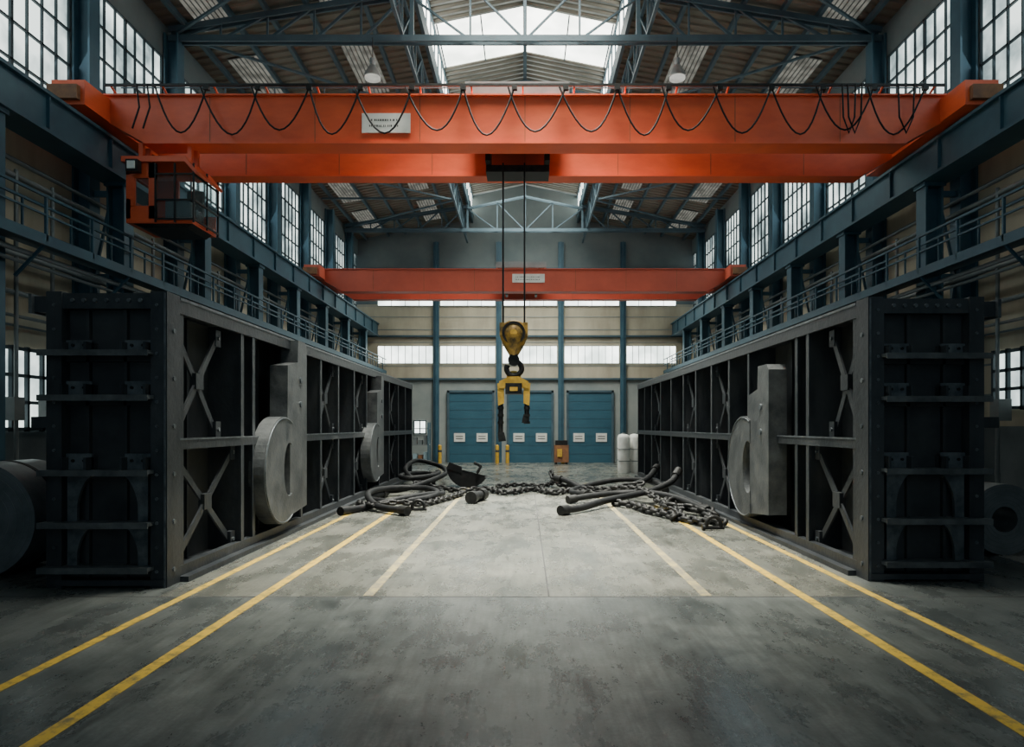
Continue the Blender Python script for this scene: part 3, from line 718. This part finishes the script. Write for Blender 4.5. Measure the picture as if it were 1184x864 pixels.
chain([(-3.3,20.4,0.3),(-2.6,20.9,0.12),(-1.9,20.4,0.08),(-1.2,20.9,0.08),(-0.5,19.7,0.08),(0.2,20.9,0.08),(0.8,19.7,0.08),(1.4,20.4,0.08),(2.1,19.3,0.1),(2.7,19.2,0.3),(3.4,18.8,0.45)],0.32,0.2,0.042)
chain([(0.85,22.6,0.5),(1.0,22.0,0.2),(1.5,21.2,0.1),(2.2,19.6,0.2),(3.0,18.0,0.35),(3.3,16.4,0.15),(3.4,15.0,0.08),(3.05,14.2,0.08)],0.32,0.2,0.044)
chain([(-4.15,16.9,0.1),(-3.6,16.0,0.15),(-3.0,16.2,0.2),(-2.5,16.9,0.08),(-2.0,18.6,0.08),(-1.75,19.9,0.08)],0.28,0.18,0.038)
chain([(4.1,14.6,0.08),(3.8,15.4,0.15),(3.3,15.9,0.15),(3.6,16.8,0.2),(4.0,16.4,0.12),(4.15,15.2,0.1),(3.8,14.1,0.08),(3.95,13.4,0.08)],0.34,0.22,0.05)
chain([(2.2,17.0,0.08),(2.6,16.6,0.1),(2.8,15.6,0.1),(3.2,14.5,0.08),(3.6,13.4,0.08)],0.32,0.21,0.046)
chain([(-0.9,21.8,0.08),(-0.2,22.5,0.08),(0.5,22.0,0.08),(0.95,22.8,0.12)],0.28,0.18,0.038)
for (x,y) in ((3.62,13.1),(-2.5,16.0)):
    g=MB(); P=[]
    for i in range(13):
        q=-0.3+ (math.pi+0.6)*i/12; P.append((x+0.14*math.cos(q),y,0.19+0.15*math.sin(q)))
    g.tube(P,0.04,'iron',8); g.cyl((x-0.2,y,0.13),(x+0.2,y,0.13),0.035,'iron',10); g.cyl((x-0.22,y,0.13),(x-0.17,y,0.13),0.06,'iron',6)
    ob=g.done('lifting_shackle'); zm=min(v.co.z for v in ob.data.vertices)
    for v in ob.data.vertices: v.co.z-=zm
# clamshell scoop lying open
g=MB(); cx,cy=-1.85,22.6; n=14; prof=[]
for i in range(n+1):
    a=math.pi*(1.02+0.80*i/n); prof.append((math.cos(a),math.sin(a)))
vs=[];fs=[]
for off in (0,0.06):
    for i,(c_,s_) in enumerate(prof):
        for e in (-1,1):
            r=0.68-off; vs.append((cx+c_*r*1.02, cy+e*(0.45-off*0.5), 0.70+s_*r))
m_=2*(n+1)
for i in range(n):
    fs.append((2*i,2*i+1,2*i+3,2*i+2)); fs.append((m_+2*i,m_+2*i+2,m_+2*i+3,m_+2*i+1))
    for e in (0,1): fs.append((2*i+e,2*i+2+e,m_+2*i+2+e,m_+2*i+e))
for i in (0,n): fs.append((2*i,2*i+1,m_+2*i+1,m_+2*i))
g.add(vs,fs,'black',False)
for e in (0,1):
    pts=[vs[2*i+e] for i in range(n+1)]
    g.add(pts,[tuple(range(n+1))],'black')
g.tube([(cx+0.3,cy-0.5,0.5),(cx+0.42,cy-0.5,0.72),(cx+0.2,cy-0.5,0.85)],0.05,'iron',8)
g.prism([(cx-0.7,cy-0.47,0.66),(cx-0.6,cy-0.47,0.86),(cx-0.2,cy-0.47,0.70),(cx-0.2,cy-0.47,0.5)],(0,0.06,0),'black')
ob=g.done('steel_grab_shell'); zm=min(v.co.z for v in ob.data.vertices)
for v in ob.data.vertices: v.co.z-=zm

# ------------------------------------------------------------------ lights
def area(name,loc,rot,sx,sy,e,col,spread=180):
    l=bpy.data.lights.new(name,'AREA'); l.shape='RECTANGLE'; l.size=sx; l.size_y=sy; l.energy=e; l.color=col; l.spread=math.radians(spread)
    o=bpy.data.objects.new(name,l); o.location=loc; o.rotation_euler=rot; scene.collection.objects.link(o); return o
area('skylight_daylight',(0,14.5,14.45),(0,0,0),4.0,10.0,3300,(1.0,0.97,0.85),52)
area('skylight_daylight_far',(0,30,14.45),(0,0,0),4.6,9.0,2200,(0.97,0.99,0.90),120)
for s in (-1,1):
    area('window_daylight',(s*9.0,19,9.6),(0,s*math.radians(62),0),2.6,28,330,(0.72,0.92,1.0),150)

w=bpy.data.worlds.new('World'); scene.world=w; w.use_nodes=True
bg=w.node_tree.nodes['Background']; bg.inputs[0].default_value=(0.45,0.64,0.76,1); bg.inputs[1].default_value=0.68

cam=bpy.data.cameras.new('camera'); co=bpy.data.objects.new('camera',cam); scene.collection.objects.link(co)
co.location=(0,0,2.0); co.rotation_euler=(math.radians(90),0,0)
cam.sensor_width=36; cam.lens=24; cam.shift_x=-15/1184; cam.shift_y=61/1184; cam.clip_end=200
scene.camera=co
